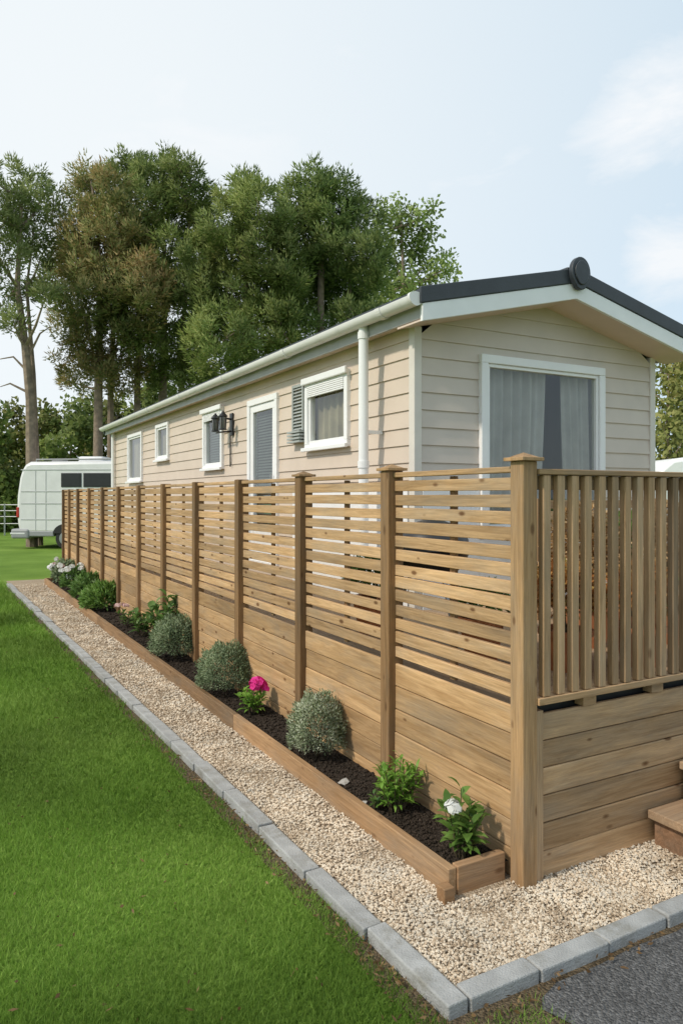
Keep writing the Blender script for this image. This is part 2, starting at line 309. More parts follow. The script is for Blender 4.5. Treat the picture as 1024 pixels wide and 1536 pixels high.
# grass blades
x, y, d = scatter(480000, 2.1, 26, -160, 900)
jit = rng.normal(0, .022, len(x))+.038*np.sin(y*7.3)*np.sin(y*2.1+1)+.02*np.sin(y*23+1)
lim = kx(y)-.074+jit
k = ((x < lim) & (y > -3) & (x < kx(y)-.046)) | ((y < -.6+jit) & (x < -.5+jit) & (rng.random(len(x)) < .4)) | ((x > kx(y)-.06) & (x < -.45) & (y < -.54) & (rng.random(len(x)) < .2))
k &= ~((y > 12.5) & (x > .2)); x, y, d = x[k], y[k], d[k]; n = len(x)
pat = np.sin(x*2.1+1.3*np.sin(y*1.7))*np.sin(y*1.9+1.1*np.sin(x*2.3))
Ln = rng.uniform(.016, .044, n)*np.sqrt(np.maximum(d/3, .8))*(1+.25*pat); D = np.stack([rng.normal(0, .58, n), rng.normal(0, .58, n), np.full(n, 1.0)], 1)
V, Fc = leaf_mesh(np.stack([x, y, np.zeros(n)], 1), D, Ln, rng.uniform(.0025, .005, n)*np.maximum(d/3.2, .8), True)
tag(np_obj('grass', V, Fc, M['grass']), 'short green lawn grass left of the concrete edging', 'grass', kind='stuff')
x, y, d = scatter(34000, 2.1, 12, -60, 1000)
k = (np.abs(x-(kx(y)-.085)) < np.abs(rng.normal(0, .045, len(x)))) | ((y < -.5) & (y > -.58) & (x > -.8) & (x < 1.2) & (rng.random(len(x)) < .3)) | ((x < kx(y)-.1) & (rng.random(len(x)) < .012)); k &= ~((np.abs(x-kx(y)) < .05) & (y > -.5)); x, y = x[k], y[k]; n = len(x)
V, Fc = leaf_mesh(np.stack([x, y, rng.uniform(.009, .03, n)], 1), np.stack([rng.normal(size=n), rng.normal(size=n), rng.normal(0, .25, n)], 1), rng.uniform(.012, .035, n), rng.uniform(.005, .014, n))
tag(np_obj('leaf_litter', V, Fc, M['drygrass']), 'brown dead leaves and straw along the edging blocks', 'leaf litter', kind='stuff')
# ------------------------------------------------------------------ edging blocks
def kerb(ln):
    return MB().box(-.04, .04, -ln/2, ln/2, -.1, 0)
y = -.5; i = 0
while y < 12:
    ln = .48+random.uniform(-.02, .02); c = y+ln/2
    o = kerb(ln-.009).build('edging_block', M['kerb'], bevel=.006)
    o.location = (kx(c)+random.uniform(-.005, .005), c, .049+random.uniform(-.006, .006)); o.rotation_euler = (random.uniform(-.008, .008), random.uniform(-.035, .035), math.radians(1.43)+random.uniform(-.014, .014))
    if i == 0: tag(o, 'grey concrete edging block at the corner nearest the viewer', 'edging block', 'edging blocks along the lawn')
    elif i == 1: tag(o, 'second grey edging block from the near corner, beside the lawn', 'edging block', 'edging blocks along the lawn')
    elif i == 2: tag(o, 'third grey edging block from the near corner, beside the lawn', 'edging block', 'edging blocks along the lawn')
    else: tag(o, 'grey concrete edging block in the long row receding between lawn and gravel', 'edging block', 'edging blocks along the lawn')
    y += ln; i += 1
x = kx(-.5)+.045; i = 0
for ln in (.30, .33, .32, .44, .45, .45, .45):
    o = kerb(ln-.009).build('edging_block', M['kerb'], bevel=.006)
    o.location = (x+ln/2, -.462+random.uniform(-.004, .004), .049+random.uniform(-.005, .005)); o.rotation_euler = (random.uniform(-.006, .006), random.uniform(-.02, .02), math.pi/2+random.uniform(-.012, .012))
    tag(o, ['grey edging block in front of the gravel, next to the corner block', 'grey edging block in front of the gravel, second along from the corner block', 'grey edging block in front of the gravel, third along from the corner block'][i] if i < 3 else 'grey edging block in front of the gravel towards the wooden steps', 'edging block', 'edging blocks along the asphalt')
    x += ln; i += 1
# ------------------------------------------------------------------ planter edging
pt = thing('planter_edging', 'long brown timber edging board around the planted bed below the fence', 'planter', (-.32, .06, .012))
def pe(y): return -.325-.0095*y
ys = [.06, 2.5, 4.9, 7.3, 9.7, 12.25]
for a, b in zip(ys[:-1], ys[1:]):
    m = MB(); a2 = a+.004
    vs = [(pe(a)-.02, a2, .005), (pe(a)+.02, a2, .005), (pe(b)+.02, b, .005), (pe(b)-.02, b, .005)]
    m.add(vs+[(q[0], q[1], .125) for q in vs], [(3, 2, 1, 0), (4, 5, 6, 7), (0, 1, 5, 4), (1, 2, 6, 5), (2, 3, 7, 6), (3, 0, 4, 7)]).build('side_board', M['edge'], pt, .004)
MB().box(-.303, -.05, .058, .098, .005, .13).build('end_board', M['edge_x'], pt, .004)
MB().box(pe(12.2), -.03, 12.26, 12.3, .005, .125).build('end_board', M['edge_x'], pt, .004)
MB().box(-.40, -.347, .02, .075, .0, .075).build('corner_stake', M['edge_x'], pt, .004)
# ------------------------------------------------------------------ slatted fence
fe = thing('slatted_fence', 'long brown wooden privacy fence with horizontal slats above solid boards', 'fence', (0, 0, 0))
posts = [0, 1.02, 2.12, 3.28, 4.43, 5.57, 6.71, 7.85, 8.98, 10.1, 11.2, 12.2, 12.95]
for i, y in enumerate(posts):
    w = .04 if i == 0 else .042
    top = [1.80, 1.79, 1.785][i] if i < 3 else 1.79
    p = MB().box(-w-(.012 if i else 0), w, y-w, y+w, 0, top).build('post', M['corner_post'] if i == 0 else M['post'], fe, .005)
    if i < 3:
        c = MB(); k = w+.02; cx = -.006 if i else 0
        c.box(cx-k, cx+k, y-k, y+k, top+.001, top+.016)
        c.add([(cx-k*.8, y-k*.8, top+.016), (cx+k*.8, y-k*.8, top+.016), (cx+k*.8, y+k*.8, top+.016), (cx-k*.8, y+k*.8, top+.016), (cx, y, top+.038)], [(0, 1, 4), (1, 2, 4), (2, 3, 4), (3, 0, 4)])
        c.build('post_cap', M['corner_post'], p, .002)
for i in range(len(posts)-1):
    a, b = posts[i]+(.0425 if i else .0405), posts[i+1]-.0425
    m = MB(); pitch = .0745
    for k in range(13):
        z = .785+k*pitch; j = random.uniform(-.003, .003); hh = .058+random.uniform(-.005, .003); dz = random.uniform(-.005, .005); x0 = -.011+random.uniform(-.003, .003)
        m.add([(x0, a, z+j), (x0+.022, a, z+j), (x0+.022, b, z+j+dz), (x0, b, z+j+dz), (x0, a, z+j+hh), (x0+.022, a, z+j+hh), (x0+.022, b, z+j+hh+dz), (x0, b, z+j+hh+dz)],
              [(3, 2, 1, 0), (4, 5, 6, 7), (0, 1, 5, 4), (1, 2, 6, 5), (2, 3, 7, 6), (3, 0, 4, 7)])
    m.build('slat_panel', M['slat'], fe, .003)
    MB().box(.013, .035, (a+b)/2-.02, (a+b)/2+.02, .76, 1.75).build('batten', M['post'], fe, .003)
    MB().box(-.024, .026, a, b, 1.754, 1.78).build('top_rail', M['slat'], fe, .004)
    m = MB()
    for k in range(6):
        z = .012+k*.1235; x0 = -.012+random.uniform(-.004, .004); m.box(x0, x0+.02, a, b, z, z+.1195)
    m.build('board_panel', M['board_y'], fe, .005)
# ------------------------------------------------------------------ deck
dk = thing('deck', 'raised timber deck with horizontal skirting boards in front of the beige caravan', 'deck', (2, 1, 0))
m = MB()
for k in range(36):
    x = .06+k*.142
    if x+.137 > 5.15: break
    m.box(x, x+.137, .07, 2.6 if x > 1.1 else 12.9, .69, .715)
m.build('floor', M['deck'], dk, .002)
m = MB()
for k in range(6):
    z = .012+k*.1185; y0 = -.012+random.uniform(-.004, .004); m.box(.088, 2.6, y0, y0+.022, z, z+.1145); m.box(2.603, 5.2, y0, y0+.022, z, z+.1145)
m.build('skirting_board', M['board_x'], dk, .005)
MB().box(.041, .084, -.03, .012, 0, .74).build('corner_trim', M['baluster'], dk, .003)
MB().box(.06, 5.1, .032, .066, .55, .775).build('gap_shade_board', M['dark'], dk)  # black board added as painted shade in the gap below the bottom rail
def railing(x0, x1, label, endpost):
    r = thing('baluster_railing', label, 'railing', (x0, 0, .72))
    n = int((x1-x0-.05)/.083)
    for k in range(n):
        x = x0+.052+k*.083+random.uniform(-.004, .004)
        MB().box(x-.021, x+.021, -.045+random.uniform(-.002, .002), -.013, .80, 1.742).build('baluster', M['baluster'], r, .004)
    MB().box(x0+.001, x1, -.012, .024, 1.68, 1.742).build('top_rail', M['rail_x'], r, .003)
    MB().box(x0+.001, x1, -.052, .032, 1.744, 1.768).build('rail_cap', M['rail_x'], r, .004)
    MB().box(x0+.001, x1, -.05, .028, .768, .798).build('bottom_rail', M['rail_x'], r, .003)
    for k in range(int((x1-x0)/.45)+1): MB().box(x0+.28+k*.45, x0+.36+k*.45, -.03, .02, .725, .767).build('spacer_block', M['rail_x'], r)
    if endpost: MB().box(x1+.001, x1+.09, -.045, .03, .728, 1.8).build('post', M['corner_post'], r, .004)
railing(.0405, 1.28, 'wooden railing of upright balusters at the front of the deck, right of the corner post', True)
st = thing('wooden_steps', 'dark brown wooden steps up to the deck at the right edge', 'steps', (1.5, -.3, 0))
MB().box(.735, 2.3, -.42, -.035, .145, .185).build('tread', M['step'], st, .004)
MB().box(.775, 2.26, -.39, -.04, .012, .142).build('riser', M['step_side'], st, .004)
MB().box(.96, 2.3, -.22, -.035, .335, .372).build('tread', M['step'], st, .004)
MB().box(.99, 2.26, -.2, -.04, .188, .333).build('riser', M['step_side'], st, .004)
# ------------------------------------------------------------------ static caravan
CX0, CX1, CY0, CY1, XR = 1.256, 4.165, 2.63, 14.4, 2.71
ca = thing('static_caravan', 'beige clapboard static caravan with low pitched charcoal roof behind the fence', 'static caravan', (XR, CY0, 0))
def ztop(x): return 3.637-.234*abs(x-XR)
def courses(mp, u0, u1, z0, z1, openings, gable=False, pitch=.146):
    m = MB(); z = z0
    while z < z1-1e-4:
        zt = min(z+pitch, z1); cuts = sorted({z, zt}|{c for o in openings for c in (o[2], o[3]) if z < c < zt})
        for a, b in zip(cuts[:-1], cuts[1:]):
            seg = [(u0, u1)]
            for o in openings:
                if o[2] <= a+1e-5 and o[3] >= b-1e-5: seg = [s for q in seg for s in ((q[0], min(q[1], o[0])), (max(q[0], o[1]), q[1])) if s[1]-s[0] > 1e-4]
            oa, ob = .014*(1-(a-z)/pitch), .014*(1-(b-z)/pitch)
            for s in seg:
                def lim(u, zz):
                    if not gable: return u
                    h = max((3.637-.24-zz)/.234, 0); return min(max(u, XR-h), XR+h)
                m.add([mp(lim(s[0], a), oa, a), mp(lim(s[1], a), oa, a), mp(lim(s[1], b), ob, b), mp(lim(s[0], b), ob, b)], [(0, 1, 2, 3)])
                if a == z: m.add([mp(lim(s[0], a), 0, a), mp(lim(s[1], a), 0, a), mp(lim(s[1], a), oa, a), mp(lim(s[0], a), oa, a)], [(0, 1, 2, 3)])
        z = zt
    return m
side = [(3.69, 4.61, 2.13, 2.87), (5.35, 6.27, .80, 2.85), (7.2, 8.04, 2.03, 2.90), (9.9, 10.72, 2.27, 2.93), (11.75, 12.95, 1.93, 2.91)]
courses(lambda u, o, z: (CX0-o, u, z), CY0, CY1, .62, 3.09, [(a+.03, b-.03, c+.03, d-.03) for a, b, c, d in side]).build('side_wall', M['siding'], ca)
fw = (1.918, 3.435, 1.30, 2.885)
courses(lambda u, o, z: (u, CY0-o, z), CX0, CX1, .62, 3.40, [(fw[0]+.04, fw[1]-.04, fw[2]+.04, fw[3]-.04)], True).build('gable_wall', M['gable'], ca)
courses(lambda u, o, z: (CX1+o, u, z), CY0, CY1, .62, 3.09, []).build('side_wall', M['siding'], ca)
courses(lambda u, o, z: (u, CY1+o, z), CX0, CX1, .62, 3.40, [], True).build('gable_wall', M['gable'], ca)
MB().box(CX0+.02, CX1-.02, CY0+.02, CY1-.02, .60, .66).build('chassis_floor', M['dark'], ca)
MB().box(CX0+.02, CX1-.02, 6.9, 6.95, .66, 3.1).build('partition', M['cream'], ca)
MB().box(CX0-.028, CX0-.016, CY0+.07, 4.95, .62, 1.73).build('skirting_panel', M['white'], ca)
MB().box(CX0+.06, fw[0]-.01, CY0-.028, CY0-.016, .62, 1.73).build('skirting_panel', M['white'], ca)
MB().box(fw[0]-.008, CX1-.06, CY0-.028, CY0-.016, .62, 1.28).build('skirting_panel', M['white'], ca)
for (x0, x1, y0, y1) in ((CX0-.022, CX0+.055, CY0-.022, CY0+.06), (CX1-.055, CX1+.022, CY0-.022, CY0+.06), (CX0-.022, CX0+.055, CY1-.06, CY1+.022), (CX1-.055, CX1+.022, CY1-.06, CY1+.022)):
    MB().box(x0, x1, y0, y1, .62, 3.055).build('corner_trim', M['cream'], ca, .006)
# roof
RY0, RY1 = CY0-.35, CY1+.2; e0, e1 = 1.062, 4.358
def band(t0, t1, x0=e0, x1=e1): return [(x0, ztop(x0)-t0), (XR, ztop(XR)-t0), (x1, ztop(x1)-t0), (x1, ztop(x1)-t1), (XR, ztop(XR)-t1), (x0, ztop(x0)-t1)]
rf = MB().prism(band(0, .07), RY0, RY1, 1).build('roof', M['roof'], ca)
MB().prism(band(-.012, .115, e0-.012, e1+.012), RY0-.03, RY0-.002, 1).build('verge_trim', M['roof'], rf, .006)
MB().prism(band(.118, .255, e0+.01, e1-.01), RY0-.02, RY0+.012, 1).build('bargeboard', M['white'], rf, .004)
MB().prism(band(.235, .25, e0+.02, e1-.02), RY0+.014, CY0-.001, 1).build('soffit', M['soffit'], rf)
MB().prism(band(-.012, .2), RY1, RY1+.03, 1).build('verge_trim', M['roof'], rf)
MB().box(XR-.09, XR+.09, RY0+.0, RY1, 3.615, 3.655).build('ridge_cap', M['roof'], rf, .01)
m = MB(); pr = []
for k in range(28):
    q = 2*math.pi*k/28; pr.append((XR+.112*math.cos(q), 3.60+.135*math.sin(q)-(.015 if math.sin(q) < -.9 else 0)))
m.prism(pr, RY0-.075, RY0-.031, 1); m.prism([(XR+(a-XR)*.74, 3.60+(b-3.60)*.74) for a, b in pr], RY0-.088, RY0-.0755, 1)
m.build('ridge_end_cap', M['roof'], rf, .012, True)
for sx in (1, -1):
    X = lambda v: XR+sx*(v-XR)
    a, b = sorted((X(1.085), X(1.105))); MB().box(a, b, RY0+.02, RY1, 3.03, 3.215).build('fascia', M['fascia_grey'], rf, .003)
    a, b = sorted((X(1.106), X(1.24))); MB().box(a, b, RY0+.36, RY1, 3.06, 3.07).build('soffit', M['soffit'], rf)
    g = MB(); n = 12; cx, cz, r = 1.02, 3.185, .064; prof = [(X(cx+r*math.cos(q)), cz+r*math.sin(q)*1.15) for q in [math.pi+math.pi*k/n for k in range(n+1)]]
    prof += [(X(cx+(r-.006)*math.cos(q)), cz+(r-.006)*math.sin(q)*1.15) for q in [2*math.pi-math.pi*k/n for k in range(n+1)]]
    g.prism(prof, RY0+.02, RY1, 1)
    full = [(X(cx+r*math.cos(2*math.pi*k/24)), cz+(r*1.15 if math.sin(2*math.pi*k/24) < 0 else r*.55)*math.sin(2*math.pi*k/24)) for k in range(24)]
    g.prism(full, RY0-.012, RY0+.018, 1)
    gu = g.build('gutter', M['gutter'], ca, 0, True)
    for k in range(7):
        y = RY0+.42+k*1.9; b = MB(); rr = r+.007
        pp = [(X(cx+rr*math.cos(q)), cz+rr*math.sin(q)*1.15) for q in [math.pi+math.pi*j/n for j in range(n+1)]]+[(X(cx+(r+.0015)*math.cos(q)), cz+(r+.0015)*math.sin(q)*1.15) for q in [2*math.pi-math.pi*j/n for j in range(n+1)]]
        b.prism(pp, y, y+.07, 1).build('gutter_joint', M['gutter'], gu)
y = y_on_x(545, 1.06); dp = MB().tube([(1.06, y, 3.125), (1.06, y, .7)], .044, 16).build('downpipe', M['white'], ca, 0, True)
for z in (3.02, 1.9, 1.0): MB().tube([(1.06, y, z), (1.06, y, z+.06)], .051, 16).build('pipe_clip', M['white'], dp)
for z in (2.2, 1.3): MB().box(1.1, CX0-.005, y-.012, y+.012, z, z+.03).build('pipe_bracket', M['white'], dp)
MB().tube([(1.19, 14.25, 3.1), (1.19, 14.25, .7)], .04, 12).build('downpipe', M['white'], ca, 0, True)
def ring(fr, u0, u1, z0, z1, w, o0, o1):
    m = MB()
    for a, b, c, d in ((u0, u1, z1-w, z1), (u0, u1, z0, z0+w), (u0, u0+w, z0+w, z1-w), (u1-w, u1, z0+w, z1-w)): fr(m, a, b, o0, o1, c, d)
    return m
sfr = lambda m, a, b, o0, o1, c, d: m.box(CX0-o1, CX0-o0, a, b, c, d)
ffr = lambda m, a, b, o0, o1, c, d: m.box(a, b, CY0-o1, CY0-o0, c, d)
def cloth(u0, u1, z0, z1, off, fr, amp=.02, wl=.09, n=160):
    us = np.linspace(u0, u1, n); o = off+amp*np.sin(us/wl*6.283+1.3*np.sin(us*5))+amp*.4*np.sin(us/wl*2.7*6.28)
    V = [(fr(u, q, z)) for z in (z0, z1) for u, q in zip(us, o)]; return V, [(i, i+1, n+i+1, n+i) for i in range(n-1)]
def spane(a, b, c, d, parent): MB().add([(CX0, a, c), (CX0, b, c), (CX0, b, d), (CX0, a, d)], [(0, 3, 2, 1)]).build('pane', M['side_glass'], parent)
for i, (a, b, c, d) in enumerate(side):
    if i == 1: continue
    w = ring(sfr, a, b, c, d, .065, -.04, .05); ring_o = w.build('window', M['white'], ca, .006)
    ring(sfr, a+.066, b-.066, c+.066, d-.066, .035, -.03, .028).build('sash', M['white'], ring_o, .004)
    spane(a+.1, b-.1, c+.1, d-.1, ring_o)
    if i == 2:
        m = MB(); nz = int((d-c)/.04)
        for k in range(nz): z = c+.05+k*(d-c-.1)/nz; m.add([(CX0+.04, a+.04, z), (CX0+.04, b-.04, z), (CX0+.06, b-.04, z+.036), (CX0+.06, a+.04, z+.036)], [(0, 1, 2, 3)])
        m.build('blind', M['blind_green'], ring_o)
    else:
        V, Fq = cloth(a+.04, b-.04, c+.03, d-.03, .09, lambda u, q, z: (CX0+q, u, z), .02, .13, 80); MB().add(V, Fq).build('curtain', M['blind_reflect_tan'], ring_o, 0, True)
    if i in (0, 2):
        m = MB(); zz = d-.065-(.12 if i == 0 else .10); nn = 6
        for k in range(nn): z = zz+k*(d-.066-zz)/nn; h = (d-.066-zz)/nn; m.box(CX0-.056, CX0-.0285, a+.066, b-.066, z, z+h*.82)
        m.build('roller_shutter', M['white'], ring_o, .003)
        MB().box(CX0-.085, CX0-.051, a-.02, b+.02, d-.05, d+.02).build('shutter_box', M['white'], ring_o, .01)
    MB().box(CX0-.085, CX0-.051, a-.02, b+.02, c-.01, c+.03).build('sill', M['white'], ring_o, .006)
    if i == 0:
        m = MB(); y0, y1 = b+.03, b+.31
        m.box(CX0-.05, CX0-.02, y0, y0+.03, 2.36, 2.86).box(CX0-.05, CX0-.02, y1-.03, y1, 2.36, 2.86).box(CX0-.05, CX0-.02, y0+.03, y1-.03, 2.83, 2.86)
        for k in range(13): z = 2.37+k*.036; m.add([(CX0-.052, y0+.03, z), (CX0-.052, y1-.03, z), (CX0-.022, y1-.03, z+.034), (CX0-.022, y0+.03, z+.034)], [(0, 1, 2, 3)])
        sh = m.build('shutter', M['grey_shutter'], ring_o)
        m = MB()
        for k in range(4): m.box(CX0-.10, CX0-.02, y0-.01, y1+.02, 2.23+k*.035, 2.25+k*.035)
        m.box(CX0-.06, CX0-.02, y0+.05, y1-.05, 2.25, 2.355); m.build('shutter_rack', M['grey_shutter'], ring_o)
a, b, c, d = side[1]
dr = ring(sfr, a, b, c, d, .075, -.04, .045).build('door', M['white'], ca, .006)
m = ring(sfr, a+.077, b-.077, c+.077, d-.077, .085, -.03, .025); m.box(CX0-.02, CX0+.03, a+.162, b-.162, c+.162, 1.25); m.build('leaf', M['white'], dr, .004)
spane(a+.15, b-.15, 1.24, d-.15, dr)
m = MB()
for k in range(42): z = 1.26+k*.035; m.add([(CX0+.03, a+.14, z), (CX0+.03, b-.14, z), (CX0+.05, b-.14, z+.032), (CX0+.05, a+.14, z+.032)], [(0, 1, 2, 3)])
m.build('blind', M['blind_green'], dr)
MB().tube([(CX0-.06, a+.12, 1.75), (CX0-.06, a+.12, 1.92)], .012).build('handle', M['metal'], dr)
# wall lamp
yl = 6.86; wl = MB().box(CX0-.04, CX0-.0145, yl-.05, yl+.05, 2.46, 2.76).build('wall_lamp', M['dark'], ca, .006)
MB().tube([(CX0-.04, yl, 2.68), (CX0-.20, yl, 2.70)], .014).tube([(CX0-.20, yl-.17, 2.70), (CX0-.20, yl+.17, 2.70)], .014).tube([(CX0-.04, yl, 2.52), (CX0-.19, yl, 2.50)], .012).tube([(CX0-.19, yl-.14, 2.50), (CX0-.19, yl+.14, 2.50)], .010).tube([(CX0-.03, yl+.04, 2.46), (CX0-.03, yl+.04, 2.05)], .010).build('bracket', M['dark'], wl)
for s in (-.15, .15):
    q = (CX0-.20, yl+s, 2.61); f = .92
    MB().lathe(q, [(.052*f, .085*f), (.066*f, .09*f), (.066*f, .1*f), (.02*f, .15*f), (.008*f, .17*f)], 12).build('lantern_cap', M['dark'], wl)
    MB().lathe(q, [(.05*f, -.1*f), (.056*f, -.095*f), (.056*f, -.085*f), (.03*f, -.08*f)], 12).build('lantern_base', M['dark'], wl)
    m = MB()
    for k in range(4): u = .785+k*1.571; m.tube([(q[0]+.042*f*math.cos(u), q[1]+.042*f*math.sin(u), q[2]-.084*f), (q[0]+.053*f*math.cos(u), q[1]+.053*f*math.sin(u), q[2]+.086*f)], .006, 5)
    m.build('lantern_frame', M['dark'], wl)
    MB().lathe(q, [(.034*f, -.078*f), (.044*f, 0), (.046*f, .082*f)], 12).build('lantern_glass', M['lampglass'], wl, 0, True)
# gable window
a, b, c, d = fw
w = ring(ffr, a, b, c, d, .075, -.04, .05).build('window', M['white'], ca, .006)
ring(ffr, a+.076, b-.076, c+.076, d-.076, .03, -.03, .03).build('sash', M['white'], w, .004)
MB().add([(a+.1, CY0, c+.1), (b-.1, CY0, c+.1), (b-.1, CY0, d-.1), (a+.1, CY0, d-.1)], [(0, 1, 2, 3)]).build('pane', M['glass'], w)
def drape(u0, u1, z0, z1, lean, amp, wl, n=140, nz=8):       # gathered curtain, pulled aside a little towards the bottom
    V = []; Fq = []
    for j in range(nz+1):
        g = j/nz; z = z0+(z1-z0)*g
        for i in range(n+1):
            s = i/n; u = u0+(u1-u0)*s+lean*s*(1-g)**1.5 if lean < 0 else u0+lean*(1-s)*(1-g)**1.5+(u1-u0)*s
            ph = s*(u1-u0)/wl*6.283; V.append((u, CY0+.10+amp*(.65+.35*(1-g))*(math.sin(ph+1.1*math.sin(ph*.23))+.35*math.sin(ph*2.3+1)), z))
    for j in range(nz):
        for i in range(n): q = j*(n+1)+i; Fq.append((q, q+1, q+n+2, q+n+1))
    return MB().add(V, Fq)
drape(a-.05, a+.90, c-.1, d+.1, -.10, .045, .13).build('curtain', M['curtain'], w, 0, True)
drape(b-.44, b+.1, c-.1, d+.1, .08, .042, .11, 90).build('curtain', M['curtain'], w, 0, True)
# ------------------------------------------------------------------ plants in the bed
def shrub(name, label, cat, c, r, h, mt, n=2600, ll=.026, lw=.010, group=None, core=.45):
    t = thing(name, label, cat, c, group); c = np.array(c)
    D = norm(rng.normal(size=(n, 3))); D[:, 2] = np.abs(D[:, 2])*1.3-.45; D = norm(D); rr = (core+(1-core)*rng.random(n)**.5)[:, None]*(1+.12*(rng.random((n, 1)) < .12)*rng.random((n, 1)))
    lump = 1+.08*np.sin(D[:, :1]*8+c[0]*9+c[1])*np.cos(D[:, 1:2]*7+c[1]*5)+.06*np.sin(D[:, 2:3]*11+D[:, :1]*9)
    P = D*rr*lump*np.array([r, r, h*.58])+np.array([0, 0, h*.42]); P[:, 2] = np.maximum(P[:, 2], .008)
    V, Fc = leaf_mesh(P, D+rng.normal(0, .5, (n, 3))+np.array([0, 0, .4]), rng.uniform(.7, 1.25, n)*ll, lw)
    np_obj('foliage', V, Fc, mt, t, True, out=norm(D+rng.normal(0, .35, (n, 3))+np.array([0, 0, .25])))
    m = MB()
    for k in range(9):
        q = random.uniform(0, 6.28); m.tube([(0, 0, 0), (r*.35*math.cos(q), r*.35*math.sin(q), h*.35), (r*.7*math.cos(q), r*.7*math.sin(q), h*.62)], [.005, .004, .002], 5)
    m.build('stem', M['stem'], t, local=True)
    return t
def leafy(name, label, cat, c, r, h, nstem, ln, wd, mt, per=9, group=None):   # upright stems carrying curved leaves all the way up
    t = thing(name, label, cat, c, group); V = []; Fq = []; m = MB()
    for s in range(nstem):
        q = random.uniform(0, 6.28); rad = r*random.random()**.5; foot = Vector((rad*.3*math.cos(q), rad*.3*math.sin(q), 0)); hh = h*random.uniform(.6, 1)*(1-.35*rad/r); tip = Vector((rad*math.cos(q), rad*math.sin(q), hh))
        mid = (foot+tip)/2+Vector((0, 0, hh*.12)); m.tube([foot, mid, tip], [.004, .003, .0015], 5)
        for k in range(per):
            f = .18+.82*(k+random.random()*.6)/per; f = min(f, 1); p = foot*(1-f)**2+mid*2*f*(1-f)+tip*f*f; a = k*2.4+q+random.uniform(-.3, .3)
            o = Vector((math.cos(a), math.sin(a), 0)); sd = Vector((-o.y, o.x, 0)); l = ln*random.uniform(.7, 1.15)*(1-.25*f); w = wd*random.uniform(.75, 1.15); ang = random.uniform(.15, .9)+f*.5; b = len(V)
            for ww in (.15, .85, 1, .6, .03):
                V += [tuple(p-sd*w*ww/2+UP*w*.12*ww), tuple(p), tuple(p+sd*w*ww/2+UP*w*.12*ww)]; p = p+(o*math.cos(ang)+UP*math.sin(ang))*l/4; ang -= .3
            for j in range(4): i0 = b+j*3; Fq += [(i0, i0+1, i0+4, i0+3), (i0+1, i0+2, i0+5, i0+4)]
    np_obj('foliage', V, Fq, mt, t, True, True); m.build('stem', M['stem'], t, local=True); return t
def bloom(t, off, r, mt, n=26, flat=.7):
    D = norm(rng.normal(size=(n, 3))); D[:, 2] = np.abs(D[:, 2]); V = []; Fq = []
    for k in range(n):
        d = Vector(D[k]); s = d.orthogonal().normalized(); u = d.cross(s); p = Vector(off)+Vector((d.x, d.y, d.z*flat))*r*random.uniform(.35, .85); w = r*.5*random.uniform(.8, 1.2)
        tl = d*.25*w
        b = len(V); V += [tuple(p-s*w-u*w*.3+tl), tuple(p-u*w*.9), tuple(p+s*w-u*w*.3+tl), tuple(p+s*w*.6+u*w*.8+tl*1.6), tuple(p-s*w*.6+u*w*.8+tl*1.6)]; Fq.append((b, b+1, b+2, b+3, b+4))
    np_obj('flower', V, Fq, mt, t, True, True)
def bed(px, dx=0): return Vector((-.17+dx, y_on_x(px, -.17+dx), .075))
t = leafy('flowering_plant', 'leafy green plant with one white bloom at the near end of the bed', 'plant', bed(690), .12, .33, 13, .105, .038, M['shrub_mid'], 8)
bloom(t, (-.065, -.035, .235), .042, M['petal_white'], 26, .9)
leafy('leafy_plant', 'bright lime green leafy plant, second from the near end of the bed', 'plant', bed(592), .15, .31, 26, .085, .017, M['shrub_lime'], 13)
leafy('leafy_plant', 'small low green plant in front of the lime green leafy plant', 'plant', bed(562, -.07), .07, .12, 12, .05, .015, M['shrub_dark'], 7)
shrub('round_shrub', 'round silvery shrub with pale flecks behind the lime green plant', 'shrub', bed(475), .165, .39, M['shrub_silver'], 9000, .019, .008)
t = leafy('flowering_plant', 'plant with a bright magenta pink flower between two round shrubs', 'plant', bed(380), .13, .24, 16, .09, .027, M['shrub_lime'], 8)
for o, r in (((.02, -.03, .22), .06), ((.06, .0, .195), .045), ((-.01, -.05, .2), .045), ((.065, -.05, .175), .04)): bloom(t, o, r, M['petal_pink'], 22)
shrub('round_shrub', 'large round grey green shrub just beyond the magenta flower', 'shrub', bed(337), .21, .40, M['shrub_grey'], 9000, .026, .008)
shrub('round_shrub', 'round grey green shrub, third round one from the near end', 'shrub', bed(262), .22, .42, M['shrub_grey'], 8000, .03, .010)
leafy('leafy_plant', 'tall broad leaved green plant against the fence beyond the round shrubs', 'plant', bed(250, .06), .26, .64, 22, .17, .072, M['shrub_dark'], 8)
leafy('leafy_plant', 'low dark green plant left of the tall broad leaved plant', 'plant', bed(213), .19, .32, 16, .12, .045, M['shrub_dark'], 8)
t = leafy('flowering_plant', 'small far plant with pale flowers in the bed', 'plant', bed(192), .18, .28, 14, .10, .036, M['shrub_dark'], 7)
for k in range(3): bloom(t, (random.uniform(-.14, .1), random.uniform(-.1, .1), .26), .04, M['petal_rose'], 14)
shrub('leafy_shrub', 'low lime green bushy plant in the far part of the bed', 'shrub', bed(155), .27, .36, M['shrub_mid'], 2300, .08, .026)
shrub('leafy_shrub', 'dark green bushy plant beyond the low lime green one', 'shrub', bed(132), .22, .38, M['shrub_dark'], 2000, .07, .027)
t = shrub('flowering_shrub', 'green plant with white flowers near the far end of the bed', 'shrub', bed(113), .22, .38, M['shrub_dark'], 1800, .06, .025)
for k in range(11): bloom(t, (random.uniform(-.24, .1), random.uniform(-.22, .18), random.uniform(.22, .42)), .06, M['petal_white'], 12)
